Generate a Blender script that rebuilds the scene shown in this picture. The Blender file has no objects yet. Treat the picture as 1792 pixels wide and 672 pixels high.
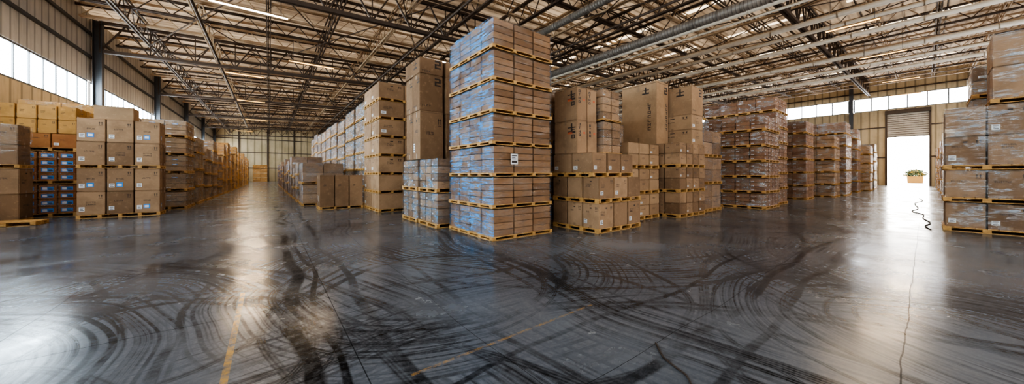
import bpy, bmesh, math, random
from mathutils import Vector, Matrix
random.seed(7)
sc = bpy.context.scene
COL = sc.collection
F=555.0; H=1.6; HY=305.0
ANG=math.radians(37.5)

# ------------------------------------------------------------------ nodes
class NB:
    def __init__(s,name,world=False):
        s.m=bpy.data.materials.new(name); s.m.use_nodes=True
        s.nt=s.m.node_tree; s.nt.nodes.clear()
        s.out=s.nt.nodes.new('ShaderNodeOutputMaterial')
    def n(s,t,**k):
        nd=s.nt.nodes.new(t)
        for a,b in k.items(): setattr(nd,a,b)
        return nd
    def l(s,a,b): s.nt.links.new(a,b)
    def put(s,sock,v):
        if v is None: return
        if isinstance(v,bpy.types.NodeSocket): s.l(v,sock)
        else:
            if hasattr(sock.default_value,'__len__') and len(sock.default_value)==4 and len(v)==3: v=(*v,1)
            sock.default_value=v
    def M(s,op,a,b=None,c=None,clamp=False):
        nd=s.n('ShaderNodeMath',operation=op); nd.use_clamp=clamp
        s.put(nd.inputs[0],a); s.put(nd.inputs[1],b)
        if c is not None: s.put(nd.inputs[2],c)
        return nd.outputs[0]
    def mix(s,f,a,b):
        nd=s.n('ShaderNodeMix',data_type='RGBA')
        s.put(nd.inputs[0],f); s.put(nd.inputs[6],a); s.put(nd.inputs[7],b)
        return nd.outputs[2]
    def coord(s,kind='Object',scale=(1,1,1),rot=(0,0,0)):
        tc=s.n('ShaderNodeTexCoord'); mp=s.n('ShaderNodeMapping')
        mp.inputs['Scale'].default_value=scale; mp.inputs['Rotation'].default_value=rot
        s.l(tc.outputs[kind],mp.inputs[0]); return mp.outputs[0]
    def geo(s,scale=(1,1,1)):
        g=s.n('ShaderNodeNewGeometry'); mp=s.n('ShaderNodeMapping'); mp.inputs['Scale'].default_value=scale
        s.l(g.outputs['Position'],mp.inputs[0]); return mp.outputs[0]
    def noise(s,vec,scale,detail=3,rough=.5,dist=0):
        nd=s.n('ShaderNodeTexNoise'); s.l(vec,nd.inputs['Vector'])
        nd.inputs['Scale'].default_value=scale; nd.inputs['Detail'].default_value=detail
        nd.inputs['Roughness'].default_value=rough; nd.inputs['Distortion'].default_value=dist
        return nd.outputs[0]
    def noise1(s,w,scale,detail=2):
        nd=s.n('ShaderNodeTexNoise',noise_dimensions='1D'); s.l(w,nd.inputs['W'])
        nd.inputs['Scale'].default_value=scale; nd.inputs['Detail'].default_value=detail
        return nd.outputs[0]
    def ramp(s,f,p0,c0,p1,c1):
        nd=s.n('ShaderNodeValToRGB'); e=nd.color_ramp.elements
        e[0].position=p0; e[0].color=(*c0,1) if len(c0)==3 else c0
        e[1].position=p1; e[1].color=(*c1,1) if len(c1)==3 else c1
        s.l(f,nd.inputs[0]); return nd.outputs[0]
    def step(s,f,a,b):
        nd=s.n('ShaderNodeMapRange'); nd.inputs[1].default_value=a; nd.inputs[2].default_value=b
        nd.clamp=True; s.l(f,nd.inputs[0]); return nd.outputs[0]
    def bump(s,h,st,dist=.02):
        nd=s.n('ShaderNodeBump'); nd.inputs['Strength'].default_value=st; nd.inputs['Distance'].default_value=dist
        s.l(h,nd.inputs['Height']); return nd.outputs[0]
    def prin(s,col,rough=.6,metal=0,normal=None,emit=None,es=0,spec=None):
        p=s.n('ShaderNodeBsdfPrincipled')
        s.put(p.inputs['Base Color'],col); s.put(p.inputs['Roughness'],rough); s.put(p.inputs['Metallic'],metal)
        if normal: s.l(normal,p.inputs['Normal'])
        if emit is not None: s.put(p.inputs['Emission Color'],emit); s.put(p.inputs['Emission Strength'],es)
        if spec is not None: s.put(p.inputs['Specular IOR Level'],spec)
        s.l(p.outputs[0],s.out.inputs[0]); return p

def simple(name,col,rough=.6,metal=0,var=.15,scale=6,emit=None,es=0):
    b=NB(name); n=b.noise(b.coord(),scale,4)
    c=b.mix(n,tuple(max(0,x*(1-var)) for x in col),tuple(min(1,x*(1+var)) for x in col))
    b.prin(c,rough,metal,b.bump(n,.15),emit,es); return b.m

def cardboard(name,c1,c2):
    b=NB(name); oi=b.n('ShaderNodeObjectInfo')
    base=b.mix(oi.outputs['Random'],c1,c2)
    n=b.noise(b.geo((1,1,1)),1.6,5,.6)
    c=b.mix(b.M('MULTIPLY',b.step(n,.42,.75),.5),base,tuple(x*.6 for x in c1))
    n3=b.noise(b.geo((1,1,1)),9,5,.7)
    c=b.mix(b.M('MULTIPLY',b.step(n3,.55,.8),.35),c,tuple(min(1,x*1.5) for x in c2))
    b.prin(c,.8,0,spec=.25); return b.m
M_CARD=cardboard('kraft_cardboard',(.215,.128,.072),(.43,.275,.163))
M_CARD6=cardboard('dark_kraft_cardboard',(.20,.105,.052),(.34,.19,.098))
M_CARD2=cardboard('tan_cardboard',(.34,.215,.125),(.46,.305,.18))
M_CARD3=cardboard('reddish_cardboard',(.20,.10,.055),(.31,.17,.095))
M_CARD4=cardboard('amber_cardboard',(.42,.22,.07),(.56,.32,.12))
M_CARD5=cardboard('rust_cardboard',(.32,.12,.045),(.42,.19,.07))
M_TAPE=simple('packing_tape',(.27,.17,.095),.3)
M_PRINT=simple('black_print',(.045,.030,.022),.6)
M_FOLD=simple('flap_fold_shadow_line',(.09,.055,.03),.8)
M_BLUE=simple('blue_print',(.05,.25,.62),.5)
M_WHITE=simple('paper_label',(.72,.72,.71),.5,var=.05)
M_RED=simple('orange_print',(.55,.12,.04),.5)
def wood():
    b=NB('pallet_wood'); n=b.noise(b.geo((3,3,20)),3,5,.6)
    c=b.ramp(n,.3,(.32,.16,.05),.7,(.70,.42,.15))
    b.prin(c,.7,0,b.bump(n,.3)); return b.m
M_WOOD=wood()
def wrapmat(name,tint,lo,hi,metal=.4,rough=.2,th=(.5,.72),side=None,zs=9,dist=1.2):
    b=NB(name)
    oi=b.n('ShaderNodeObjectInfo')
    add=b.n('ShaderNodeVectorMath',operation='ADD'); b.l(b.geo((1.3,1.3,zs)),add.inputs[0])
    b.l(oi.outputs['Random'],add.inputs[1])
    s1=b.noise(add.outputs[0],1.7,7,.7,dist)
    s2=b.noise(b.geo((1.5,1.5,2.1)),1.5,4,.6)
    f=b.M('MULTIPLY',b.step(s1,.42,.60),b.step(s2,th[0],th[1]))
    f=b.M('ADD',f,b.M('MULTIPLY',b.step(s1,.57,.62),.25),clamp=True)
    fac=b.M('MULTIPLY_ADD',f,hi-lo,lo,clamp=True)
    col=tint
    if side:   # cool window light painted into film tint and density on -X faces
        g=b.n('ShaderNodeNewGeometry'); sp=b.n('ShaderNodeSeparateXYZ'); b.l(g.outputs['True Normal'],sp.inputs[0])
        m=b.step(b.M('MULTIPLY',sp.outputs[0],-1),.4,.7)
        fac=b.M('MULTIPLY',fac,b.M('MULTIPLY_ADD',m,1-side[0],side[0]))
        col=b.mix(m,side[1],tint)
    p=b.n('ShaderNodeBsdfPrincipled'); b.put(p.inputs['Base Color'],col)
    p.inputs['Metallic'].default_value=metal
    p.inputs['Roughness'].default_value=rough; p.inputs['Specular IOR Level'].default_value=.9
    b.l(b.bump(s1,1.0,.04),p.inputs['Normal'])
    t=b.n('ShaderNodeBsdfTransparent'); mx=b.n('ShaderNodeMixShader')
    b.l(fac,mx.inputs[0]); b.l(t.outputs[0],mx.inputs[1]); b.l(p.outputs[0],mx.inputs[2])
    b.l(mx.outputs[0],b.out.inputs[0]); return b.m
M_WRAP_B=wrapmat('stretch_film_painted_daylight',(.20,.54,.86),.06,.78,.4,.18,(.44,.60),(.5,(.50,.56,.62)))
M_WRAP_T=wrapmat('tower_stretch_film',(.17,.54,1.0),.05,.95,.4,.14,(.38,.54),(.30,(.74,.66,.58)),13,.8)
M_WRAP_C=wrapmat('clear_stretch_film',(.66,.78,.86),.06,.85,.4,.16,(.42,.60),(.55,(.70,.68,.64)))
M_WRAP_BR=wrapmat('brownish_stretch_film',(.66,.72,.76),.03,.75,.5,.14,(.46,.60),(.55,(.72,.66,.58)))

def corr(name,c1,c2,axis,freq=3.2,emit=0,rough=.5,metal=.2):
    b=NB(name); sep=b.n('ShaderNodeSeparateXYZ'); b.l(b.geo(),sep.inputs[0])
    v=b.M('FRACT',b.M('MULTIPLY',sep.outputs[axis],freq))
    rib=b.M('ABSOLUTE',b.M('SUBTRACT',v,.5))
    groove=b.step(rib,.36,.46)
    n=b.noise(b.geo((.35,.35,.35)),1.2,5,.6)
    n2=b.noise(b.geo((2,2,.25)),1.6,4,.6)
    c=b.mix(b.step(n,.3,.7),c1,c2)
    c=b.mix(b.M('MULTIPLY',groove,.6),c,tuple(x*.25 for x in c1))
    c=b.mix(b.M('MULTIPLY',b.step(n2,.5,.8),.45),c,tuple(x*.4 for x in c1))
    b.prin(c,rough,metal,b.bump(rib,.6,.05),emit=c if emit else None,es=emit); return b.m
M_WALL=corr('corrugated_wall_metal',(.46,.44,.41),(.60,.57,.53),1,1.6,rough=.55,metal=.05)
M_WALLT=corr('warm_wall_panel',(.46,.36,.22),(.60,.48,.31),1,1.2,metal=.05)
M_WALLF=corr('far_wall_panel',(.46,.36,.21),(.60,.48,.31),0,.8,metal=.05)
M_SHUT=corr('roller_shutter_slats',(.50,.46,.39),(.58,.53,.46),2,4,metal=.05)
def deck():
    b=NB('roof_deck_added_glow'); sep=b.n('ShaderNodeSeparateXYZ'); b.l(b.geo(),sep.inputs[0])
    y=sep.outputs[1]
    rib=b.M('ABSOLUTE',b.M('SUBTRACT',b.M('FRACT',b.M('MULTIPLY',y,1.9)),.5))
    n=b.noise(b.geo((.12,.40,.3)),1.3,4,.6); n2=b.noise(b.geo((.4,.4,.4)),1.5,5)
    c=b.ramp(n,.36,(.15,.105,.068),.66,(.46,.345,.23))
    c=b.mix(b.M('MULTIPLY',b.step(rib,.3,.45),.6),c,(.08,.055,.037))
    c=b.mix(b.M('MULTIPLY',b.step(n2,.5,.72),.55),c,(.13,.09,.06))
    b.prin(c,.55,.05,b.bump(rib,.5,.05),emit=c,es=.62); return b.m  # deck glows in its own colour as added ambient fill
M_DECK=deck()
M_STEEL=simple('rusty_brown_steel',(.085,.057,.040),.5,.2)
M_STEELL=simple('light_truss_steel',(.42,.30,.19),.45,.1)
M_STEELP=simple('pale_pipe_paint',(.66,.58,.46),.4,.0)
M_STEELD=simple('dark_grey_steel',(.09,.09,.095),.5,.4)
M_FRAME=simple('window_frame',(.09,.09,.09),.5)
M_DUCT=corr('ribbed_duct_metal',(.20,.17,.14),(.30,.25,.21),1,6,rough=.4,metal=.2)
def emis(name,col,st,axis=1,freq=.9):
    b=NB(name); n=b.noise(b.geo((.6,.6,.6)),1,3)
    c=b.mix(n,tuple(x*.85 for x in col),col)
    e=b.n('ShaderNodeEmission'); b.l(c,e.inputs[0]); e.inputs[1].default_value=st
    b.l(e.outputs[0],b.out.inputs[0]); return b.m
M_WIN=emis('daylit_glass',(.74,.89,1.0),15)
M_WINFILL=emis('added_fill_glass_rear',(.92,.95,1.0),2.8)
M_WINR=emis('daylit_glass_far',(.95,.97,1.0),5)
M_SKY=emis('warm_skylight_panel',(1.0,.82,.58),1.3)
M_LAMP=emis('lamp_tube',(1.0,.9,.75),5)
M_LAMPO=emis('amber_lamp',(1.0,.55,.15),3)

# ------------------------------------------------------------------ mesh helpers
def new_obj(name,mesh,loc=(0,0,0),parent=None,rz=0,**props):
    o=bpy.data.objects.new(name,mesh); o.location=loc; o.rotation_euler[2]=rz
    if parent: o.parent=parent
    COL.objects.link(o)
    for k,v in props.items(): o[k]=v
    return o
def finish(bm,name,mats):
    me=bpy.data.meshes.new(name); bm.to_mesh(me); bm.free()
    for m in mats: me.materials.append(m)
    return me
def bx(bm,a,b,mi=0):
    vs=[bm.verts.new((x,y,z)) for x in (a[0],b[0]) for y in (a[1],b[1]) for z in (a[2],b[2])]
    for f in ((0,1,3,2),(4,6,7,5),(0,4,5,1),(2,3,7,6),(0,2,6,4),(1,5,7,3)):
        fc=bm.faces.new([vs[i] for i in f]); fc.material_index=mi
def bar(bm,p,q,w,h=None,mi=0):
    p=Vector(p);q=Vector(q); h=h or w
    d=(q-p).normalized(); up=Vector((0,0,1))
    if abs(d.z)>.95: up=Vector((0,1,0))
    s=d.cross(up).normalized(); u=s.cross(d).normalized()
    r=[]
    for c in (p,q):
        r.append([bm.verts.new(c+s*a*w/2+u*b2*h/2) for a,b2 in ((-1,-1),(1,-1),(1,1),(-1,1))])
    for i in range(4):
        j=(i+1)%4; f=bm.faces.new((r[0][i],r[0][j],r[1][j],r[1][i])); f.material_index=mi
    bm.faces.new(r[0][::-1]).material_index=mi; bm.faces.new(r[1]).material_index=mi
def cyl(bm,p,q,r,seg=16,mi=0,cap=True,r2=None):
    p=Vector(p);q=Vector(q); d=(q-p).normalized(); up=Vector((0,0,1))
    if abs(d.z)>.95: up=Vector((0,1,0))
    s=d.cross(up).normalized(); u=s.cross(d).normalized(); rr=[]
    for c,ra in ((p,r),(q,r2 if r2 is not None else r)):
        rr.append([bm.verts.new(c+(s*math.cos(t)+u*math.sin(t))*ra) for t in [2*math.pi*i/seg for i in range(seg)]])
    for i in range(seg):
        j=(i+1)%seg; f=bm.faces.new((rr[0][i],rr[0][j],rr[1][j],rr[1][i])); f.material_index=mi; f.smooth=True
    if cap: bm.faces.new(rr[0][::-1]).material_index=mi; bm.faces.new(rr[1]).material_index=mi

# carton mesh, origin at the base centre. slots: 0 board 1 tape 2 print 3 label 4 blue 5 red 6 fold
_cc={}
def carton(w,d,h,var,board):
    key=(round(w,3),round(d,3),round(h,3),var,board.name)
    if key in _cc: return _cc[key]
    rnd=random.Random(int(w*1000)*7+int(d*1000)*13+int(h*1000)*3+var*101)
    bm=bmesh.new(); bmesh.ops.create_cube(bm,size=1)
    for v in bm.verts: v.co=Vector((v.co.x*w,v.co.y*d,(v.co.z+.5)*h))
    bmesh.ops.bevel(bm,geom=bm.edges[:],offset=min(.014,h*.05),segments=2,affect='EDGES')
    def quad(face,u0,v0,u1,v1,mi,off=.002):
        u1=min(u1,.985); v1=min(v1,.985)
        if u1<=u0 or v1<=v0: return
        def P(u,v):
            if face=='-y': return (-w/2+u*w,-d/2-off,v*h)
            if face=='+y': return (w/2-u*w,d/2+off,v*h)
            if face=='-x': return (-w/2-off,d/2-u*d,v*h)
            if face=='+x': return (w/2+off,-d/2+u*d,v*h)
            return (-w/2+u*w,-d/2+v*d,h+off)
        f=bm.faces.new([bm.verts.new(P(*c)) for c in ((u0,v0),(u1,v0),(u1,v1),(u0,v1))]); f.material_index=mi
    def glyph(fc,x,y,gw,gh,m=2):
        k=rnd.randint(0,4); sw=gw*.3; sh=gh*.2
        if k==0: quad(fc,x,y,x+sw,y+gh,m); quad(fc,x,y+gh-sh,x+gw,y+gh,m,.0025); quad(fc,x,y,x+gw,y+sh,m,.0025)
        elif k==1: quad(fc,x,y,x+sw,y+gh,m); quad(fc,x+gw-sw,y,x+gw,y+gh,m); quad(fc,x,y+gh*.4,x+gw,y+gh*.6,m,.0025)
        elif k==2: quad(fc,x+gw*.35,y,x+gw*.65,y+gh,m); quad(fc,x,y+gh-sh,x+gw,y+gh,m,.0025)
        elif k==3: quad(fc,x,y,x+sw,y+gh,m); quad(fc,x,y,x+gw,y+sh,m,.0025)
        else: quad(fc,x,y,x+sw,y+gh,m); quad(fc,x+gw-sw,y,x+gw,y+gh,m); quad(fc,x,y,x+gw,y+sh,m,.0025); quad(fc,x,y+gh-sh,x+gw,y+gh,m,.0025)
    tp=.05
    quad('t',.01,.5-tp/d/1.2,.99,.5+tp/d/1.2,1,.001)
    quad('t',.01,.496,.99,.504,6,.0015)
    for fc,ww in (('-x',d),('+x',d),('-y',w),('+y',w)):
        if fc in('-x','+x'):
            quad(fc,.5-tp/ww/1.2,.88,.5+tp/ww/1.2,.985,1); quad(fc,.5-tp/ww/1.2,.015,.5+tp/ww/1.2,.12,1)
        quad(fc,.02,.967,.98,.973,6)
        if var in (5,6):   # large carton with dark print
            S=min(.30,ww*.34); sx=S/ww; sy=S/h
            if ww>.6:
                a,b2=.60,.93-sy
                if fc in ('-y','+y'):
                    for r in ((.1,.8,.85,.98),(.65,.48,.9,.9),(.1,.42,.9,.6),(.1,.1,.32,.5),(.1,.02,.9,.2)):
                        quad(fc,a+sx*r[0],b2+sy*r[1],a+sx*r[2],b2+sy*r[3],2,.0034)
                else:
                    quad(fc,a,b2,a+sx,b2+sy*.2,2); quad(fc,a,b2+sy*.5,a+sx,b2+sy*.6,2); quad(fc,a+sx*.4,b2+sy*.2,a+sx*.6,b2+sy*.95,2)
            if var==5:
                g=min(.13,.19*ww)
                for k in range(int(.5*h/(g*1.25))):
                    glyph(fc,.76 if ww>.6 else .14,.62*(1 if ww>.6 else 1.35)-k*g*1.25/h,g/ww,g/h*.9)
            else:
                g=.07
                for k in range(4): glyph(fc,.08+k*g*1.2/ww,.12,g*.9/ww,g*.8/h)
            if w<.6: quad(fc,.60,.60,.80,.66,5)
            continue
        if var==3: continue
        u=.78
        if rnd.random()<.6:
            for k in (0,.085):
                quad(fc,u+k,.74,u+k+.022,.86,2); quad(fc,u+k-.018,.82,u+k+.04,.84,2)
            quad(fc,u-.02,.70,u+.13,.712,2)
        gx=.10+.25*rnd.random(); gy=.5+.15*rnd.random(); gh=.06
        for row in range(rnd.choice((1,2))):
            x=gx
            for g in range(rnd.randint(4,8)):
                gw=.035
                if x+gw>.94: break
                glyph(fc,x,gy-row*gh*1.6,gw,gh); x+=gw+.014
        if rnd.random()<.5:
            quad(fc,.08,.16,.28,.34,3); quad(fc,.11,.29,.25,.31,2,.003); quad(fc,.11,.24,.22,.26,2,.003); quad(fc,.11,.19,.25,.21,2,.003)
        if var==2:
            quad(fc,.34,.18,.60,.38,4); quad(fc,.38,.22,.55,.33,3,.003)
        if var==7:
            quad(fc,.15,.2,.85,.72,4); quad(fc,.22,.28,.48,.62,3,.003); quad(fc,.55,.3,.78,.42,2,.003)
        if rnd.random()<.3: quad(fc,.44,.78,.56,.83,2)
    me=finish(bm,'carton_mesh',[board,M_TAPE,M_PRINT,M_WHITE,M_BLUE,M_RED,M_FOLD]); _cc[key]=me; return me

_pc={}
def pallet(w,d,h=.13):
    key=(round(w,2),round(d,2),h)
    if key in _pc: return _pc[key]
    bm=bmesh.new(); t=.018
    n=max(5,int(d/.17)); bw=d/n
    for i in range(n): bx(bm,(-w/2,-d/2+i*bw+.012,h-t),(w/2,-d/2+(i+1)*bw-.012,h))
    k=max(3,int(w/.5)+1); m=max(3,int(d/.5)+1)
    for i in range(k):
        x=-w/2+.05+(w-.1)*i/(k-1)
        for j in range(m):
            y=-d/2+.08+(d-.16)*j/(m-1)
            bx(bm,(x-.05,y-.07,t+.0005),(x+.05,y+.07,h-2*t))
        bx(bm,(x-.05,-d/2+.005,h-2*t),(x+.05,d/2-.005,h-t-.0005))
        bx(bm,(x-.05,-d/2+.01,0),(x+.05,d/2-.01,t))
    for s in (-1,1): bx(bm,(-w/2,s*(d/2-.06)-.05,.0),(w/2,s*(d/2-.06)+.05,t))
    me=finish(bm,'pallet_mesh',[M_WOOD]); _pc[key]=me; return me

_wc={}
def wrap(w,d,h,mat,near,seed,bulge=0):
    key=(round(w,2),round(d,2),round(h,2),mat.name,near,seed,bulge)
    if key in _wc: return _wc[key]
    rnd=random.Random(seed)
    bm=bmesh.new(); o=.012; nu=7 if near else 2; nv=14 if near else 3
    W=w/2+o; D=d/2+o; r=.03
    loop=[]
    cs=[(-W,-D),(W,-D),(W,D),(-W,D)]
    for i in range(4):
        a=Vector(cs[i]); b=Vector(cs[(i+1)%4]); e=(b-a).normalized()
        for k in range(nu+1): loop.append(a+e*r+(b-a-2*e*r)*k/nu)
    rings=[]
    for j in range(nv+1):
        z=h*j/nv; off=rnd.uniform(-.002,.008) if near else 0
        off+=bulge*abs(math.sin(math.pi*3*j/nv))
        ring=[]
        for p in loop:
            q=p*(1+off)+Vector((rnd.uniform(-1,1),rnd.uniform(-1,1)))*(.003 if near else 0)
            ring.append(bm.verts.new((q.x,q.y,z+(rnd.uniform(-.008,.008) if near and 0<j<nv else 0))))
        rings.append(ring)
    L=len(loop)
    for j in range(nv):
        for i in range(L):
            f=bm.faces.new((rings[j][i],rings[j][(i+1)%L],rings[j+1][(i+1)%L],rings[j+1][i])); f.smooth=near
    inner=[bm.verts.new((p.x*.9,p.y*.9,h+.004)) for p in loop]
    for i in range(L): bm.faces.new((rings[-1][i],rings[-1][(i+1)%L],inner[(i+1)%L],inner[i]))
    me=finish(bm,'wrap_mesh',[mat]); _wc[key]=me; return me
_lc={}
def labelmesh():
    if 'l' in _lc: return _lc['l']
    bm=bmesh.new(); bx(bm,(-.11,-.002,0),(.11,0,.26),0)
    for z,a,b in ((.20,-.08,.08),(.16,-.08,.03),(.12,-.08,.06),(.03,-.08,.08)):
        bx(bm,(a,-.004,z),(b,-.002,z+(.02 if z>.1 else .06)),1)
    _lc['l']=finish(bm,'label_mesh',[M_WHITE,M_PRINT]); return _lc['l']

DESC={'B':"brown cartons on pallet in film with painted window-light",
      'T':"brown cartons on pallet in shiny film with painted window-light",
      'C':"brown cartons on pallet wrapped in clear film",
      'R':"reddish brown cartons on pallet wrapped in film"}
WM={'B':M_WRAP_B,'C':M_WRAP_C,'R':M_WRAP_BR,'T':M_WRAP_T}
def load(x0,x1,y0,y1,z0,z1,n,kind='C',board=None,near=False,extra='',label=False,grp=None,rz=0,vs=(0,1,3),ph=.13,bulge=0):
    w=x1-x0; d=y1-y0; nx,ny,nz=n; board=board or (M_CARD3 if kind=='R' else (M_CARD6 if kind=='T' else M_CARD))
    cxy=((x0+x1)/2,(y0+y1)/2)
    e=new_obj('wrapped_pallet_load',None,(cxy[0],cxy[1],z0),rz=rz,label=(DESC[kind]+extra),category='pallet load')
    if grp: e['group']=grp
    e.empty_display_size=.3
    new_obj('pallet',pallet(w,d,ph),(0,0,0),e)
    cw=(w-.06)/nx; cd=(d-.06)/ny; ch=(z1-z0-ph-.02)/nz
    gap=.034 if near else .022
    for k in range(nz):
        for i in range(nx):
            for j in range(ny):
                if 0<i<nx-1 and 0<j<ny-1: continue
                me=carton(cw-gap,cd-gap,ch-.012,random.choice(vs),board)
                new_obj('carton',me,(-w/2+.03+cw*(i+.5),-d/2+.03+cd*(j+.5),ph+k*ch),e)
    new_obj('stretch_wrap',wrap(w-.05,d-.05,z1-z0-ph-.018,WM[kind],near,random.randint(0,2) if near else 0,bulge),(0,0,ph),e)
    if label:
        new_obj('shipping_label',labelmesh(),(-.18*w,-d/2-.012,(z1-z0)*.4),e,label='white paper shipping label')
    return e
def stack(x0,x1,y0,y1,Ht,tiers,n,kind='C',board=None,near=False,extra='',z0=0,grp=None,lab=(),jit=.015,vs=(0,1,3),ph=.13):
    th=(Ht-z0)/tiers
    for t in range(tiers):
        jx=random.uniform(-jit,jit); jy=random.uniform(-jit,jit)
        load(x0+jx,x1+jx,y0+jy,y1+jy,z0+t*th,z0+(t+1)*th-.002,n,kind,board,near,extra,t in lab,grp,rz=random.uniform(-.006,.006),vs=vs,ph=ph)
def boxes(x0,x1,y0,y1,z0,z1,n,board=None,pal=True,grp='plain cartons stacked on pallets',lab="closed brown cardboard carton with printed marks stacked on pallet",vs=(0,1,3),jit=.008,gap=.032):
    board=board or M_CARD; nx,ny,nz=n; ph=0
    if pal:
        ph=.13; new_obj('wooden_pallet',pallet(x1-x0,y1-y0),((x0+x1)/2,(y0+y1)/2,z0),label='slatted softwood pallet under stacked cartons',category='pallet',group='wooden pallets')
    cw=(x1-x0)/nx; cd=(y1-y0)/ny; ch=(z1-z0-ph)/nz
    for k in range(nz):
        for i in range(nx):
            for j in range(ny):
                me=carton(cw-gap,cd-gap,ch-.006,random.choice(vs),board)
                new_obj('cardboard_box',me,(x0+cw*(i+.5)+random.uniform(-jit,jit),y0+cd*(j+.5)+random.uniform(-jit,jit),z0+ph+k*ch),
                        rz=0,label=lab,category='box',group=grp)

# ------------------------------------------------------------------ stacks, centre
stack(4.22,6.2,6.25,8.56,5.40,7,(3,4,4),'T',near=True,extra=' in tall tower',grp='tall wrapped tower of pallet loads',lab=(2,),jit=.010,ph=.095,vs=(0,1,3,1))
for (a,b) in ((8.72,10.15),(10.25,11.7)):
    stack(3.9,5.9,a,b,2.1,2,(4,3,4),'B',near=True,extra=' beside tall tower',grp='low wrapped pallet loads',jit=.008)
for (za,zb,nn) in ((2.1,3.75,(2,2,1)),(3.75,5.0,(2,2,1)),(5.0,5.55,(2,1,1))):
    boxes(3.98,5.8,10.2,11.68,za,zb,nn,M_CARD,pal=False,grp='large plain cartons on wrapped loads',lab="large brown cardboard carton on wrapped pallet load",vs=(6,0),gap=.08,jit=.025)
for t in range(7):
    z=t*5.5/7
    boxes(3.65,5.8,13.9,16.5,z,z+5.5/7-.002,(2,2,1),M_CARD,grp='tower of plain cartons on pallets',vs=(3,1,0))
y=17.3
for i in range(9):
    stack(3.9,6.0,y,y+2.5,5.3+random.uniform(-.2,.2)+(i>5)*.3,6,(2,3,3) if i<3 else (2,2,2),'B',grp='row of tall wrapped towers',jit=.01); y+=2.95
boxes(1.8,3.6,16.4,17.6,0,1.57,(3,2,1),M_CARD,grp='low row of upright cartons',vs=(1,))
y=19.0
for i in range(12):
    hh=[2.2,2.3,2.0,2.9,2.7,2.4,3.0,2.5,3.1,2.8,3,3][i]
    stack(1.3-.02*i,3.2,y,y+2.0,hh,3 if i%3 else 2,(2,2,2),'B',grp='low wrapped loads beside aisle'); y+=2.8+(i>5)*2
# right of the tower
for z,a in ((0,.81),(.81,1.52)):
    boxes(7.0,9.05,5.3,7.05,z,a,(3,3,1),M_CARD,grp='cartons on stacked pallets',vs=(0,1,3))
boxes(7.0,8.95,5.5,7.05,1.52,2.21,(3,2,1),M_CARD,grp='cartons on stacked pallets',vs=(0,1,3))
boxes(7.05,7.97,6.1,7.05,2.21,4.15,(2,1,2),M_CARD,pal=False,vs=(5,),grp='tall printed cartons',lab="tall brown carton with dark printed marks")
load(8.08,9.05,5.95,7.0,2.212,3.25,(2,2,4),'R',M_CARD,near=True,extra=' resting on cartons',ph=.06,bulge=.035)
load(8.08,9.03,5.97,7.0,3.252,4.25,(2,2,4),'R',M_CARD,near=True,extra=' resting on cartons',ph=.06,bulge=.035)
stack(6.6,9.0,7.3,9.4,4.3,5,(2,2,2),'C',grp='wrapped loads behind cartons')
stack(9.4,11.4,7.4,9.4,3.6,4,(2,2,2),'C',grp='wrapped loads behind cartons')
for z in (0,.9,1.8):
    boxes(9.55,11.6,6.05,7.2,z,z+.89,(3,2,2),M_CARD2,grp='cartons on stacked pallets',vs=(0,1,3))
for z in (0,.927,1.853):
    boxes(11.87,14.05,5.43,6.6,z,z+.926,(4,2,2),M_CARD,grp='cartons on stacked pallets',vs=(0,1,3))
    load(11.87,14.05,6.7,7.95,z,z+.926,(2,2,2),'C',grp='wrapped loads behind cartons')
boxes(11.95,12.9,6.35,7.9,2.78,5.27,(1,1,1),M_CARD2,pal=False,vs=(5,),grp='huge carton',lab="huge brown carton with dark print on pallet stack")
boxes(13.0,14.05,5.5,7.0,2.78,3.95,(1,1,2),M_CARD2,pal=False,vs=(1,0),grp='flat cartons on pallet stack',lab="wide flat brown carton with printed marks in short pile")
boxes(13.0,14.05,5.5,7.0,3.95,5.08,(1,1,1),M_CARD2,pal=False,vs=(6,),grp='flat cartons on pallet stack',lab="wide brown carton with dark emblem marks on pile")
stack(14.3,16.3,5.6,7.7,3.5,3,(2,2,2),'B')
stack(17.8,20.1,4.38,6.8,4.3,6,(4,4,3),'R',near=True,grp='reddish wrapped tower',vs=(0,1))
stack(20.4,22.7,4.6,8.0,5.6,7,(3,4,3),'R',M_CARD3,grp='wrapped tower behind')
stack(26.5,28.8,4.48,6.6,4.97,6,(3,3,3),'R',grp='wrapped towers along aisle')
stack(23.6,25.9,7.2,10,5.2,6,(2,2,2),'C',grp='wrapped towers along aisle')
stack(30.7,33.0,3.75,5.6,4.26,5,(2,2,3),'R',M_CARD,grp='wrapped towers along aisle')
stack(33.5,36,3.5,6.6,5.47,6,(2,2,3),'C',M_CARD3,grp='wrapped towers along aisle')
stack(37.2,39.6,3.8,6.0,5.0,5,(2,2,3),'R',grp='wrapped towers along aisle')
stack(41,43.2,3.6,5.8,5.6,6,(2,2,2),'C',M_CARD3,grp='wrapped towers along aisle')
stack(44.8,47,3.1,5.2,4.3,5,(2,2,2),'R',M_CARD2,grp='wrapped towers along aisle')
stack(50,52.2,3.2,5.4,4.8,5,(2,2,2),'C',grp='wrapped towers along aisle')
stack(56,58.2,3.5,5.6,4.1,5,(2,2,2),'R',M_CARD4,grp='wrapped towers along aisle')
for x,hh in ((27,5.6),(31,5.0),(40,6.2),(47,5.4),(53,5.9),(60,5.0)):
    stack(x,x+2.4,8,10.6,hh,5,(2,2,2),'R',M_CARD2,grp='second row of wrapped towers')
for x,hh in ((36,3.9),(44,4.4),(52,4.2),(60,4.6)):
    stack(x,x+2.2,-2.9,-.75,hh,4,(2,2,2),'R',M_CARD4 if x>50 else M_CARD,grp='towers across the aisle')
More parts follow.
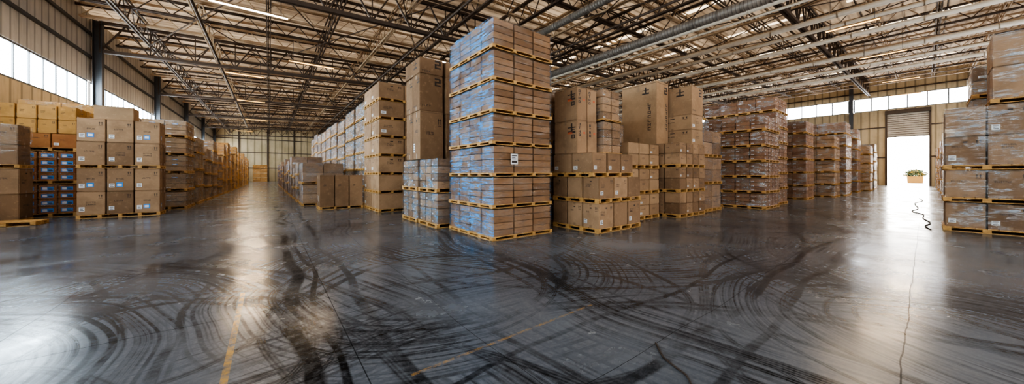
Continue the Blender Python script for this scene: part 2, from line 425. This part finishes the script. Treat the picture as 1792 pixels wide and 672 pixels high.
# ---- stack across the aisle near door side
for (z,a,nz) in ((0,.83,1),(.83,1.73,1),(1.73,3.48,2)):
    load(15.3,16.7,-1.72,-.3,z,a-.002,(2,2,nz),'R',M_CARD,near=True,grp='wrapped carton wall',vs=(0,1))
    load(15.3,16.7,-3.2,-1.76,z,a-.002,(2,2,nz),'R',M_CARD,near=True,grp='wrapped carton wall',vs=(0,1))
load(15.35,16.7,-2.5,-1.05,3.48,5.35,(2,2,2),'R',M_CARD,near=True,grp='wrapped carton wall',vs=(3,),extra=' high on top')
stack(17.2,19.2,-3.2,-.85,4.9,5,(2,2,2),'C',grp='towers across the aisle')
# ---- left side
boxes(-8.3,-6.42,17.9,18.7,0,1.79,(3,1,2),M_CARD,grp='cartons beside wall')
load(-8.3,-6.42,17.9,18.7,1.79,3.24,(3,1,2),'C',near=True)
new_obj('wooden_pallet',pallet(1.15,.8),(-6.35,17.3,0),label='empty slatted wooden pallet lying on the floor',category='pallet',group='wooden pallets')
for z in (0,1.24):
    load(-7.7,-5.87,19.95,21.6,z,z+1.238,(4,2,4),'R',M_CARD5,near=True,extra=', blue labels',vs=(7,))
boxes(-7.7,-5.87,19.95,21.6,2.48,3.14,(3,2,1),M_CARD5,grp='cartons on top of wrapped loads')
boxes(-7.7,-5.87,19.95,21.6,3.14,4.17,(4,2,2),M_CARD4,pal=False,grp='cartons on top of wrapped loads',vs=(0,1))
for z,a in ((0,1.82),(1.82,3.64)):
    boxes(-5.45,-3.4,18.4,19.3,z,a,(3,2,2),M_CARD,grp='square stack of printed cartons',vs=(0,1,2,1,0))
boxes(-5.1,-4.1,18.5,19.2,3.64,4.15,(1,1,1),M_CARD2,pal=False,grp='single carton on top',lab="single tan carton resting on carton stack",vs=(3,))
y=20.9; i=0
while y<66:
    hh=[4.1,3.6,3.2,3.9,3.0,4.1,4.4,3.5,4.6,4.2,3.6,4.5,4.2][i%13]
    x1=-3.0+.03*i
    br=M_CARD2 if i<5 else M_CARD4
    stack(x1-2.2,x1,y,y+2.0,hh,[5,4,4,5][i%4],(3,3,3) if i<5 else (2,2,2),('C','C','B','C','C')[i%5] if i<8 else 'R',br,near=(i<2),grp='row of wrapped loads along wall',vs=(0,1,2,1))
    y+=2.75+(i>5)*1.2; i+=1
y=23; i=0
while y<55:
    stack(-8.35,-6.1,y,y+2.4,4.6+random.uniform(-.3,.3),5,(2,2,2),'R',M_CARD4,grp='loads against the wall'); y+=3.6; i+=1
for x,hh,yy in ((-8.3,5.0,82),(-5.6,4.4,83),(-2.6,3.6,84),(3.4,3.4,84),(6.2,4.2,83)):
    stack(x,x+2.4,yy,yy+2.4,hh,4,(2,2,2),'R',M_CARD4,grp='amber loads before the end wall')

# ------------------------------------------------------------------ shell
XL=-9.2; XR=70.0; YB=-12.0; YF=92.0
def roofz(x): return 12+(x-XL)/(XR-XL)*3.5
def box_obj(name,a,b,mat,**p):
    bm=bmesh.new(); bx(bm,a,b); return new_obj(name,finish(bm,name,[mat]),**p)

def floor_mat():
    b=NB('polished_concrete'); tc=b.n('ShaderNodeTexCoord'); P=tc.outputs['Object']
    sep=b.n('ShaderNodeSeparateXYZ'); b.l(P,sep.inputs[0])
    wn=b.noise(P,.35,1); wn2=b.noise(b.coord(rot=(0,0,1.1)),.3,1)
    X=b.M('MULTIPLY_ADD',b.M('SUBTRACT',wn,.5),.9,sep.outputs[0])
    Y=b.M('MULTIPLY_ADD',b.M('SUBTRACT',wn2,.5),.9,sep.outputs[1])
    X0,Y0=sep.outputs[0],sep.outputs[1]
    def dist(cx,cy):
        dx=b.M('SUBTRACT',X,cx); dy=b.M('SUBTRACT',Y,cy)
        return b.M('SQRT',b.M('MULTIPLY_ADD',dx,dx,b.M('MULTIPLY',dy,dy)))
    def band(d,r,w,soft=.25):
        q=b.M('DIVIDE',b.M('SUBTRACT',1.0,b.M('DIVIDE',b.M('ABSOLUTE',b.M('SUBTRACT',d,r)),w)),soft,clamp=True)
        return q
    def acc(t,q): return q if t is None else b.M('MAXIMUM',t,q)
    rings=[(23.3,2.2,20,.12,1),(23.4,2.4,20.30,.05,1),(23.4,2.4,20.55,.05,.9),(26,1,21.9,.06,.7),
           (5.6,-.4,.86,.035,.7),(5.5,-.4,1.1,.04,.8),(5.4,-.3,1.4,.05,.8),(5.3,-.3,1.8,.04,.7),(5.2,-.3,2.2,.04,.7),
           (-1.2,4.2,1.65,.07,.9),(-1.2,4.2,1.88,.035,.9),(-1.0,4.9,1.25,.04,.7),(1.9,4.3,1.5,.07,1),(1.9,4.3,1.7,.035,1),(2.3,5.2,2.2,.055,.9),(2.6,4.0,2.6,.05,.8),
           (-5,8.5,2.2,.05,.7),(-4.6,7.0,3.2,.06,.8),(-4.4,6.6,2.6,.045,.7),(-4.2,5.6,2.5,.05,.8),(-3.3,4.6,2.1,.055,.8),
           (-4.5,9.5,3.7,.07,.8),(-2.6,2.7,2.0,.05,.8),(3.4,9,4.8,.06,.6),(1,13,4,.07,.5),(-2.4,14,5,.07,.5),
           (9.5,-1.5,4.2,.06,.6),(10.5,-2,5.4,.08,.6),(14,7.8,6.2,.07,.5),(9,8.5,6.4,.06,.7),(8,9,7.6,.055,.8),
           (.4,-2,5.2,.06,.8),(.2,-2.2,5.6,.05,.8),(7,-4,6.4,.08,.6),(12,-4,7,.06,.6),(-7,11,4.6,.07,.6),(-8,2,8.9,.07,.9),(-9,1,10.6,.06,.8),(-7,-1,9.2,.06,.9),(-8.2,2,9.15,.03,.9)]
    tot=None
    for i,(cx,cy,r,w,s) in enumerate(rings):
        d=dist(cx,cy)
        q=b.M('MULTIPLY',band(d,r,w,.4),b.M('MULTIPLY_ADD',b.M('SINE',b.M('MULTIPLY',d,150+(13*i)%60)),.25*s,.75*s))
        tot=acc(tot,q)
    for (xc,w,s) in ((.30,.10,1),(.52,.04,1),(.95,.06,.9),(-.75,.05,.6),(1.9,.05,.5)):
        tot=acc(tot,b.M('MULTIPLY',band(X,xc,w,.4),s))
    for (yc,w,s) in ((1.4,.06,.8),(2.15,.04,.8),(1.0,.05,.7),(-.9,.05,.4)):
        tot=acc(tot,b.M('MULTIPLY',band(Y,yc,w,.4),s))
    mask=b.step(b.noise(P,.5,4,.6),.35,.54)
    mask2=b.step(b.noise(P,9,6,.8),.28,.56)
    tot=b.M('MULTIPLY',b.M('MULTIPLY',tot,mask),b.M('MULTIPLY_ADD',mask2,.6,.4))
    fb=None
    for i,(cx,cy,r,w) in enumerate(((-4.5,9,3.4,1.8),(-4.2,4.0,2.9,1.3),(2.6,5.2,2.6,1.3),(5.5,-.4,1.7,1.0),(10,-2,4.8,1.7),(22,2.5,18.8,1.0),(1,-3,6.6,1.4),(0,15,5.2,1.8),(14,9,6.6,2.2),(-8,14,6,1.8),(24,-3,8,2.4),(9,9,7.2,1.4),(-8.5,1.5,9.8,1.3))):
        d=dist(cx,cy)
        wv=b.M('ADD',d,i*17.3)
        ln=b.step(b.noise1(wv,16,5),.42,.60)
        q=b.M('MULTIPLY',b.M('MULTIPLY',ln,band(d,r,w,.6)),b.step(b.noise(b.coord(rot=(0,0,i*.7)),.5,4,.6),.37,.56))
        fb=acc(fb,q)
    fb=b.M('MULTIPLY',fb,b.M('MULTIPLY_ADD',mask2,.7,.35))
    base=b.ramp(b.noise(P,.35,5,.6),.30,(.085,.096,.115),.72,(.165,.177,.197))
    fine=b.noise(P,30,4,.7)
    base=b.mix(b.M('MULTIPLY',b.step(fine,.45,.75),.28),base,(.24,.245,.25))
    c=b.mix(b.M('MULTIPLY',fb,.80),base,(.014,.015,.018))
    c=b.mix(b.M('MULTIPLY',tot,.98,clamp=True),c,(.006,.006,.007))
    def jl(v,o,sp,w):
        dd=b.M('MULTIPLY',b.M('ABSOLUTE',b.M('SUBTRACT',b.M('FRACT',b.M('ADD',b.M('DIVIDE',b.M('SUBTRACT',v,o),sp),.5)),.5)),sp)
        return b.M('LESS_THAN',dd,w)
    j=b.M('MAXIMUM',jl(X0,.62,5.2,.0045),jl(b.M('MULTIPLY_ADD',b.noise(P,1.5,4),.06,Y0),.15,4.6,.005))
    j=b.M('MAXIMUM',j,jl(b.M('MULTIPLY_ADD',wn,.3,X0),-1.9,3.7,.003))
    j=b.M('MAXIMUM',j,jl(b.M('MULTIPLY_ADD',wn2,.3,Y0),1.7,6.1,.003))
    c=b.mix(b.M('MULTIPLY',j,.75),c,(.008,.008,.009))
    def rect(x0,x1,y0,y1):
        m=b.M('MULTIPLY',b.M('GREATER_THAN',X0,x0),b.M('LESS_THAN',X0,x1))
        return b.M('MULTIPLY',m,b.M('MULTIPLY',b.M('GREATER_THAN',Y0,y0),b.M('LESS_THAN',Y0,y1)))
    wear=b.noise(P,8,5,.8)
    y1_=b.M('MULTIPLY',rect(-.30,-.25,1.5,5.6),b.step(wear,.38,.60))
    ye=rect(.9,3.15,2.475,2.51)
    for r in ((.75,1.7,12.5,12.65),(-6.5,-5.6,14.6,14.75)): ye=b.M('MAXIMUM',ye,rect(*r))
    ye=b.M('MAXIMUM',y1_,b.M('MULTIPLY',ye,b.M('MULTIPLY',b.step(wear,.42,.58),.65)))
    c=b.mix(b.M('MULTIPLY',ye,.75),c,(.42,.23,.05))
    r1=b.noise(P,.9,6,.65)
    ro=b.M('MULTIPLY_ADD',b.step(r1,.3,.7),.22,.10)
    allm=b.M('MAXIMUM',b.M('MAXIMUM',tot,j),b.M('MULTIPLY',fb,.8))
    sp=b.M('MULTIPLY_ADD',allm,-.44,.48)
    h=b.M('MULTIPLY_ADD',fine,.05,b.M('MULTIPLY',b.noise(P,5,3),.14))
    b.prin(c,ro,0,b.bump(h,.13,.02),spec=sp)
    return b.m
M_FLOOR=floor_mat()
bm=bmesh.new(); bx(bm,(XL,YB,-.3),(XR,YF,0)); new_obj('floor',finish(bm,'floor',[M_FLOOR]),kind='structure',label='polished grey concrete floor with tyre marks',category='floor')
# roof deck
bm=bmesh.new()
vs=[bm.verts.new(c) for c in ((XL,YB,roofz(XL)),(XR,YB,roofz(XR)),(XR,YF,roofz(XR)),(XL,YF,roofz(XL)))]
us=[bm.verts.new(v.co+Vector((0,0,.15))) for v in vs]
bm.faces.new(vs); bm.faces.new(us[::-1])
for i in range(4): bm.faces.new((vs[i],us[i],us[(i+1)%4],vs[(i+1)%4]))
new_obj('ceiling',finish(bm,'ceiling',[M_DECK]),kind='structure',label='ribbed tan metal roof deck with added fill glow',category='ceiling')
# left wall with strip of windows
bm=bmesh.new()
bx(bm,(XL-.2,YB,0),(XL,YF,5.9),1); bx(bm,(XL-.2,YB,7.65),(XL,YF,roofz(XL)),0)
for z in (4.2,9.2,10.7): bar(bm,(XL+.06,YB,z),(XL+.06,YF,z),.12,.16,2)
new_obj('wall_west',finish(bm,'wall_west',[M_WALL,M_WALLT,M_STEELD]),kind='structure',label='corrugated metal side wall',category='wall')
wi=1
def winstrip(axis,c,a,b,z0,z1,mat,pitch=1.15,mw=.035):
    global wi
    bm=bmesh.new()
    n=max(1,int((b-a)/pitch))
    def B(u0,u1,w0,w1,d0,d1,mi):
        if axis=='x': bx(bm,(c+d0,u0,w0),(c+d1,u1,w1),mi)
        else: bx(bm,(u0,c+d0,w0),(u1,c+d1,w1),mi)
    B(a,b,z0,z1,-.03,-.01,0)
    for i in range(n+1):
        u=a+(b-a)*i/n; B(u-mw,u+mw,z0,z1,-.06,.05,1)
    B(a,b,z0-.04,z0+.05,-.07,.07,1); B(a,b,z1-.05,z1+.04,-.07,.07,1)
    new_obj('window_%d'%wi,finish(bm,'window',[mat,M_FRAME]),kind='structure',label='long strip of daylit or added fill-glow window panes with dark mullions',category='window'); wi+=1
colY=[-9,5,19,33,47,61,75,89]
for i in range(len(colY)-1):
    winstrip('x',XL-.1,colY[i]+.25,colY[i+1]-.25,5.95,7.6,M_WIN)
def icol(x,y,h,nm='steel_column',along='y'):
    bm=bmesh.new()
    bx(bm,(-.2,-.2,0),(-.16,.2,h)); bx(bm,(.16,-.2,0),(.2,.2,h)); bx(bm,(-.16,-.02,0),(.16,.02,h)); bx(bm,(-.3,-.3,0),(.3,.3,.03))
    new_obj(nm,finish(bm,'col',[M_STEELD]),(x,y,0),label='dark grey steel I-beam column against the wall',category='column',group='wall columns')
for yy in colY: icol(XL+.34,yy,roofz(XL)-.35)
# far wall
bm=bmesh.new()
bx(bm,(XL-.2,YF,0),(XR+.2,YF+.2,roofz(XR)),0)
for z in (3,6.5,9.5): bar(bm,(XL,YF-.07,z),(XR,YF-.07,z),.12,.18,1)
x=XL+4
while x<XR: bar(bm,(x,YF-.1,0),(x,YF-.1,12),.2,.2,1); x+=5
new_obj('wall_north',finish(bm,'wall_north',[M_WALLF,M_STEEL]),kind='structure',label='tan panelled end wall with dark girts',category='wall')
# rear wall (behind the viewer) with added high fill-light windows
bm=bmesh.new(); bx(bm,(XL-.2,YB-.2,0),(XR+.2,YB,4.5),0); bx(bm,(XL-.2,YB-.2,9.5),(XR+.2,YB,roofz(XR)),0)
new_obj('wall_south',finish(bm,'wall_south',[M_WALLF]),kind='structure',label='tan panelled wall with added glowing high windows',category='wall')
for a in range(-9,70,13): winstrip('y',YB-.1,a+.1,min(a+12.9,69.9),4.55,9.45,M_WINFILL,2)  # glowing panes added out of view to light the front faces
# right wall with door and windows
bm=bmesh.new(); RZ=roofz(XR)
dy0,dy1,dz=-.3,3.3,6.9
bx(bm,(XR,YB,0),(XR+.2,dy0,10.8),0); bx(bm,(XR,dy1,0),(XR+.2,YF,10.8),0); bx(bm,(XR,dy0,10.4),(XR+.2,dy1,10.8),0)
bx(bm,(XR,YB,12.8),(XR+.2,YF,RZ),0)
for z in (4,8.3): bar(bm,(XR-.08,YB,z),(XR-.08,dy0,z),.12,.16,1); bar(bm,(XR-.08,dy1,z),(XR-.08,YF,z),.12,.16,1)
bar(bm,(XR-.08,YB,13.6),(XR-.08,YF,13.6),.12,.16,1)
new_obj('wall_east',finish(bm,'wall_east',[M_WALLT,M_STEEL]),kind='structure',label='tan panelled wall with loading door',category='wall')
for a,b2 in ((-12,-3.8),(-3.5,6.5),(7.1,19.6),(20.3,33.5),(34.3,60)):
    winstrip('x',XR+.1,a,b2,10.85,12.75,M_WINR,1.6,.06)
for yy in (-3.6,6.8,20,34): icol(XR-.34,yy,RZ-.4)
bm=bmesh.new()
bx(bm,(XR+.03,dy0,dz),(XR+.1,dy1,10.4),0)
zz=dz+.05
while zz<10.3:
    bx(bm,(XR-.02,dy0,zz),(XR+.03,dy1,zz+.22),0); bx(bm,(XR+.01,dy0,zz+.22),(XR+.03,dy1,zz+.29),1); zz+=.29
bx(bm,(XR-.12,dy0-.2,0),(XR,dy0,10.5),1); bx(bm,(XR-.12,dy1,0),(XR,dy1+.2,10.5),1); bx(bm,(XR-.35,dy0-.2,10.1),(XR,dy1+.2,10.6),1); bx(bm,(XR,dy0,dz-.1),(XR+.14,dy1,dz),1)
new_obj('door_1',finish(bm,'door',[M_SHUT,M_STEEL]),kind='structure',label='partly raised grey slatted roller shutter in loading door',category='door')
# outside
b=NB('sunlit_concrete_yard'); n=b.noise(b.coord(),.5,4); b.prin(b.mix(n,(.8,.78,.74),(.9,.89,.87)),.8)
box_obj('yard_ground',(XR+.2,-60,-.3),(260,70,-.02),b.m,kind='structure',label='bright sunlit concrete yard outside',category='ground')
# skylights
for x in (24.5,32.5,41.3,50,60):
    bm=bmesh.new()
    for k in range(13):
        y0=-10+k*7.8
        xs=(x-.25,x+.25)
        q=[bm.verts.new((xx,yy,roofz(xx)-.02)) for xx,yy in ((xs[0],y0),(xs[1],y0),(xs[1],y0+5.6),(xs[0],y0+5.6))]
        bm.faces.new(q)
    new_obj('window_%d'%wi,finish(bm,'skylight',[M_SKY]),kind='structure',label='strip of warm translucent skylight panels in the roof',category='window'); wi+=1

# ------------------------------------------------------------------ trusses
def truss_y(x,depth,mat,pitch=1.9,w=.09):
    bm=bmesh.new(); zt=roofz(x)-.32; zb=zt-depth
    for s in (-.09,.09):
        bar(bm,(x+s,YB,zt),(x+s,YF,zt),.06,.11); bar(bm,(x+s,YB,zb),(x+s,YF,zb),.06,.11)
    n=int((YF-YB)/pitch)
    for i in range(n):
        a=YB+i*pitch
        bar(bm,(x,a,zb),(x,a+pitch/2,zt),w*.55); bar(bm,(x,a+pitch/2,zt),(x,a+pitch,zb),w*.55)
    new_obj('roof_truss',finish(bm,'truss',[mat]),label='long open-web steel roof truss',category='truss',group='roof trusses')
i=0; x=-6.6
while x<68:
    truss_y(x,1.15,M_STEELL if (i%3==1 or (x>24 and i%2)) else M_STEEL,1.5 if x<20 else 2.0); x+=3.3; i+=1
def truss_x(y,depth,mat,pitch=2.2,top=.45,th=1.0,name='roof_girder',lab='deep cross girder truss of dark brown steel',grp='roof girders'):
    bm=bmesh.new(); dx=XR-XL-.8; n=int(dx/pitch)
    za=lambda x: roofz(x)-top; zb=lambda x: roofz(x)-top-depth
    x0,x1=XL+.4,XR-.4
    for s in (-.1,.1):
        bar(bm,(x0,y+s,za(x0)),(x1,y+s,za(x1)),.08*th,.16*th); bar(bm,(x0,y+s,zb(x0)),(x1,y+s,zb(x1)),.1*th,.2*th)
    for i in range(n):
        a=x0+i*dx/n; m=a+dx/n/2; c=a+dx/n
        bar(bm,(a,y,zb(a)),(m,y,za(m)),.08*th); bar(bm,(m,y,za(m)),(c,y,zb(c)),.08*th)
        if th==1: bar(bm,(a,y,zb(a)),(a,y,za(a)),.06)
    new_obj(name,finish(bm,'girder',[mat]),label=lab,category='truss',group=grp)
for yy in colY: truss_x(yy,1.9,M_STEEL)
for k in range(8):
    for m in (2.8,5.6,8.4,11.2):
        yy=colY[k]+m
        if yy<YF-1: truss_x(yy,.8,M_STEELL if m in (5.6,11.2) else M_STEEL,1.4,.3,.55,'roof_joist','light open-web steel joist crossing roof trusses','roof joists')
y=YB+1; k=0
while y<YF:
    bm=bmesh.new(); zz=lambda x: roofz(x)-.14
    bar(bm,(XL,y,zz(XL)),(XR,y,zz(XR)),.08,.16)
    new_obj('roof_purlin',finish(bm,'purlin',[M_STEELL if k%2==0 else M_STEEL]),label='steel purlin running below roof deck',category='beam',group='roof purlins'); y+=2.0; k+=1
for k in range(7):
    bm=bmesh.new(); a=colY[k]; b2=colY[k+1]
    x=-6.6
    while x<60:
        z=roofz(x)-1.55; z2=roofz(x+6.6)-1.55
        bar(bm,(x,a,z),(x+6.6,b2,z2),.05); bar(bm,(x+6.6,a,z2),(x,b2,z),.05); x+=6.6
    new_obj('roof_bracing',finish(bm,'bracing',[M_STEEL]),label='crossed steel bracing rods under the roof',category='bracing',group='roof bracing')
def tube(name,pts,r,mat,label,cat,bands=0,grp=None):
    bm=bmesh.new()
    for p,q in zip(pts[:-1],pts[1:]):
        cyl(bm,p,q,r,20)
        if bands:
            L=(Vector(q)-Vector(p)); n=int(L.length/bands); d=L.normalized()
            for i in range(n+1):
                c=Vector(p)+d*i*bands; cyl(bm,c-d*.04,c+d*.04,r*1.07,20)
    o=new_obj(name,finish(bm,name,[mat]),label=label,category=cat)
    if grp:o['group']=grp
    return o
tube('ventilation_duct',[(18.4,-10,9.8),(18.4,26,9.8)],.26,M_DUCT,'round ribbed grey metal air duct hung under trusses','duct',1.1)
tube('ventilation_duct',[(19.3,-10,10.1),(19.3,40,10.1)],.14,M_DUCT,'slim round grey metal air duct under trusses','duct',1.3)
tube('ventilation_duct',[(11,20.2,9.9),(18.0,20.2,9.9)],.34,M_DUCT,'round ribbed metal branch air duct under trusses','duct',1.1)
tube('ventilation_duct',[(13.5,-10,10.4),(13.5,18.5,10.4)],.20,M_DUCT,'slim round ribbed metal air duct under trusses','duct',1.3)
for x,z,r in ((25.5,10.6,.15),(21.3,10.7,.12),(22.3,10.7,.08),(28.5,11.0,.12),(38.3,11.4,.17),(43,11.5,.12),(47,11.6,.17),(31,10.9,.15)):
    tube('ceiling_pipe',[(x,YB,z),(x,80,z)],r,M_STEELP,'long pale pipe running below roof trusses','pipe',3,'ceiling pipes')
for x,z in ((-3,10.1),(8,10.3),(16.2,10.3)):
    tube('ceiling_pipe',[(x,YB,z),(x,90,z)],.07,M_STEEL,'long dark pipe running below roof trusses','pipe',3,'ceiling pipes')
def lamp(x,y,z,L,amber=False,axis='x',E=80):
    e=new_obj('ceiling_or_added_lamp',None,(x,y,z),rz=0 if axis=='x' else math.pi/2,label=('amber-glowing' if amber else 'white')+' linear industrial lamp hung from trusses, deeper aisle ones added as fill',category='lamp',group='ceiling lamps')
    bm=bmesh.new()
    vsx=[]
    prof=[(-.16,0),(-.07,.1),(.07,.1),(.16,0),(.13,0),(.06,.07),(-.06,.07),(-.13,0)]
    for xx in (-L/2,L/2): vsx.append([bm.verts.new((xx,p[0],p[1])) for p in prof])
    for i in range(8): bm.faces.new((vsx[0][i],vsx[0][(i+1)%8],vsx[1][(i+1)%8],vsx[1][i]))
    new_obj('housing',finish(bm,'housing',[M_STEELL]),(0,0,0),e)
    bm=bmesh.new()
    for s in (-.05,.05): cyl(bm,(-L/2+.03,s,.02),(L/2-.03,s,.02),.022,10)
    new_obj('tube',finish(bm,'tube',[M_LAMPO if amber else M_LAMP]),(0,0,0),e)
    bm=bmesh.new(); zt=roofz(x)-1.5-z
    for s in (-L*.4,L*.4): bar(bm,(s,0,.1),(s,0,zt),.02)
    new_obj('hanger',finish(bm,'hanger',[M_STEELD]),(0,0,0),e)
    if E:
        a=bpy.data.lights.new('lamp_light','AREA'); a.shape='RECTANGLE'; a.size=L; a.size_y=.25; a.energy=E; a.color=(1,.76,.50)
        ao=bpy.data.objects.new('lamp_light',a); ao.parent=e; ao.location=(0,0,-.02); COL.objects.link(ao)
lamp(2.5,27,9.5,2.8,True,E=70); lamp(-.7,19.8,9.5,3.0,E=40); lamp(-1.5,33,9.5,2.4,True,E=170); lamp(-1.5,45,9.6,2.4,True,E=220); lamp(-1.5,60,9.6,2.4,True,E=240); lamp(-3.6,77,9.6,2.4,True,E=200)  # deeper left-aisle lamps are added to brighten the stacks there
lamp(26.8,2.6,10.2,2.2,True,'y',E=90); lamp(10,22,10,2.4,E=60); lamp(37.5,2,10.8,2.4,True,'y',E=160); lamp(50,1.5,11,2.4,True,'y',E=200); lamp(62,1.5,11.4,2.4,True,'y',E=260); lamp(15,2.2,10,2.4,False,'y',E=80)  # right-aisle lamps past the first are added as warm fill
# ------------------------------------------------------------------ cords on the floor
def cord(pts,r,label):
    P=[Vector((a,c,r)) for a,c in pts]; Q=[]
    for i in range(len(P)-1):
        p0=P[max(0,i-1)];p1=P[i];p2=P[i+1];p3=P[min(len(P)-1,i+2)]
        for k in range(6):
            t=k/6; Q.append(.5*((2*p1)+(p2-p0)*t+(2*p0-5*p1+4*p2-p3)*t*t+(3*p1-p0-3*p2+p3)*t**3))
    Q.append(P[-1]); bm=bmesh.new()
    for a,c in zip(Q[:-1],Q[1:]): cyl(bm,a,c,r,8)
    new_obj('power_cable',finish(bm,'cable',[M_PRINT]),label=label,category='cable')
cord([(34,.25),(31,.1),(28,.35),(24,.2),(22,.35),(20.5,.05),(18.8,.05),(17.2,-.1),(16,.0),(15.1,-.1)],.015,'thin black cable lying loose on the floor')
cord([(2.9,1.55),(2.82,1.48),(2.72,1.38),(2.66,1.25),(2.62,1.15),(2.5,1.05)],.008,'short black cable scrap lying on the floor')
# planter outside
e=new_obj('potted_shrub',None,(92,1.1,-.02),label='green flowering shrub in square ochre planter',category='plant')
bm=bmesh.new()
lo=[bm.verts.new((sx*.85,sy*.85,0)) for sx,sy in ((-1,-1),(1,-1),(1,1),(-1,1))]; hi=[bm.verts.new((sx*.95,sy*.95,1.3)) for sx,sy in ((-1,-1),(1,-1),(1,1),(-1,1))]
hj=[bm.verts.new((sx*.85,sy*.85,1.3)) for sx,sy in ((-1,-1),(1,-1),(1,1),(-1,1))]; hk=[bm.verts.new((sx*.85,sy*.85,1.15)) for sx,sy in ((-1,-1),(1,-1),(1,1),(-1,1))]
bm.faces.new(lo[::-1]); bm.faces.new(hk)
for A,B in ((lo,hi),(hi,hj),(hj,hk)):
    for i in range(4): bm.faces.new((A[i],A[(i+1)%4],B[(i+1)%4],B[i]))
new_obj('planter',finish(bm,'planter',[simple('ochre_planter',(.075,.035,.001),.9)]),(0,0,0),e)
bm=bmesh.new(); rr=random.Random(3)
for i in range(900):
    t=rr.uniform(0,2*math.pi); ph=math.acos(rr.uniform(-.1,1)); R=rr.uniform(.4,1.3)
    c=Vector((math.cos(t)*math.sin(ph)*R*1.1,math.sin(t)*math.sin(ph)*R*1.1,1.4+math.cos(ph)*R*.95))
    q=[Vector((rr.uniform(-1,1),rr.uniform(-1,1),rr.uniform(-1,1)))*.22 for _ in range(3)]
    f=bm.faces.new([bm.verts.new(c+v) for v in q]); f.material_index=1 if rr.random()<.25 else 0
new_obj('foliage',finish(bm,'foliage',[simple('leaf_green',(.006,.015,.0005),.9),simple('yellow_flower',(.12,.07,.001),.9)]),(0,0,0),e)

# ------------------------------------------------------------------ light, camera
w=bpy.data.worlds.new('w'); sc.world=w; w.use_nodes=True
bg=w.node_tree.nodes['Background']; bg.inputs[0].default_value=(1.0,.97,.92,1); bg.inputs[1].default_value=8.0
s=bpy.data.lights.new('sun','SUN'); s.energy=1; s.angle=.02; s.color=(1,.93,.82)
so=bpy.data.objects.new('sun',s); so.rotation_euler=(math.radians(40),0,math.radians(75)); COL.objects.link(so)
cam=bpy.data.cameras.new('cam'); co=bpy.data.objects.new('camera',cam); COL.objects.link(co)
cam.sensor_width=36; cam.lens=F/1792*36; cam.shift_y=-(336-HY)/1792
co.location=(0,0,H); co.rotation_euler=(math.pi/2,0,-ANG); cam.clip_end=500
sc.camera=co
sc.view_settings.view_transform='AgX'; sc.view_settings.look='AgX - High Contrast'; sc.view_settings.exposure=1.0
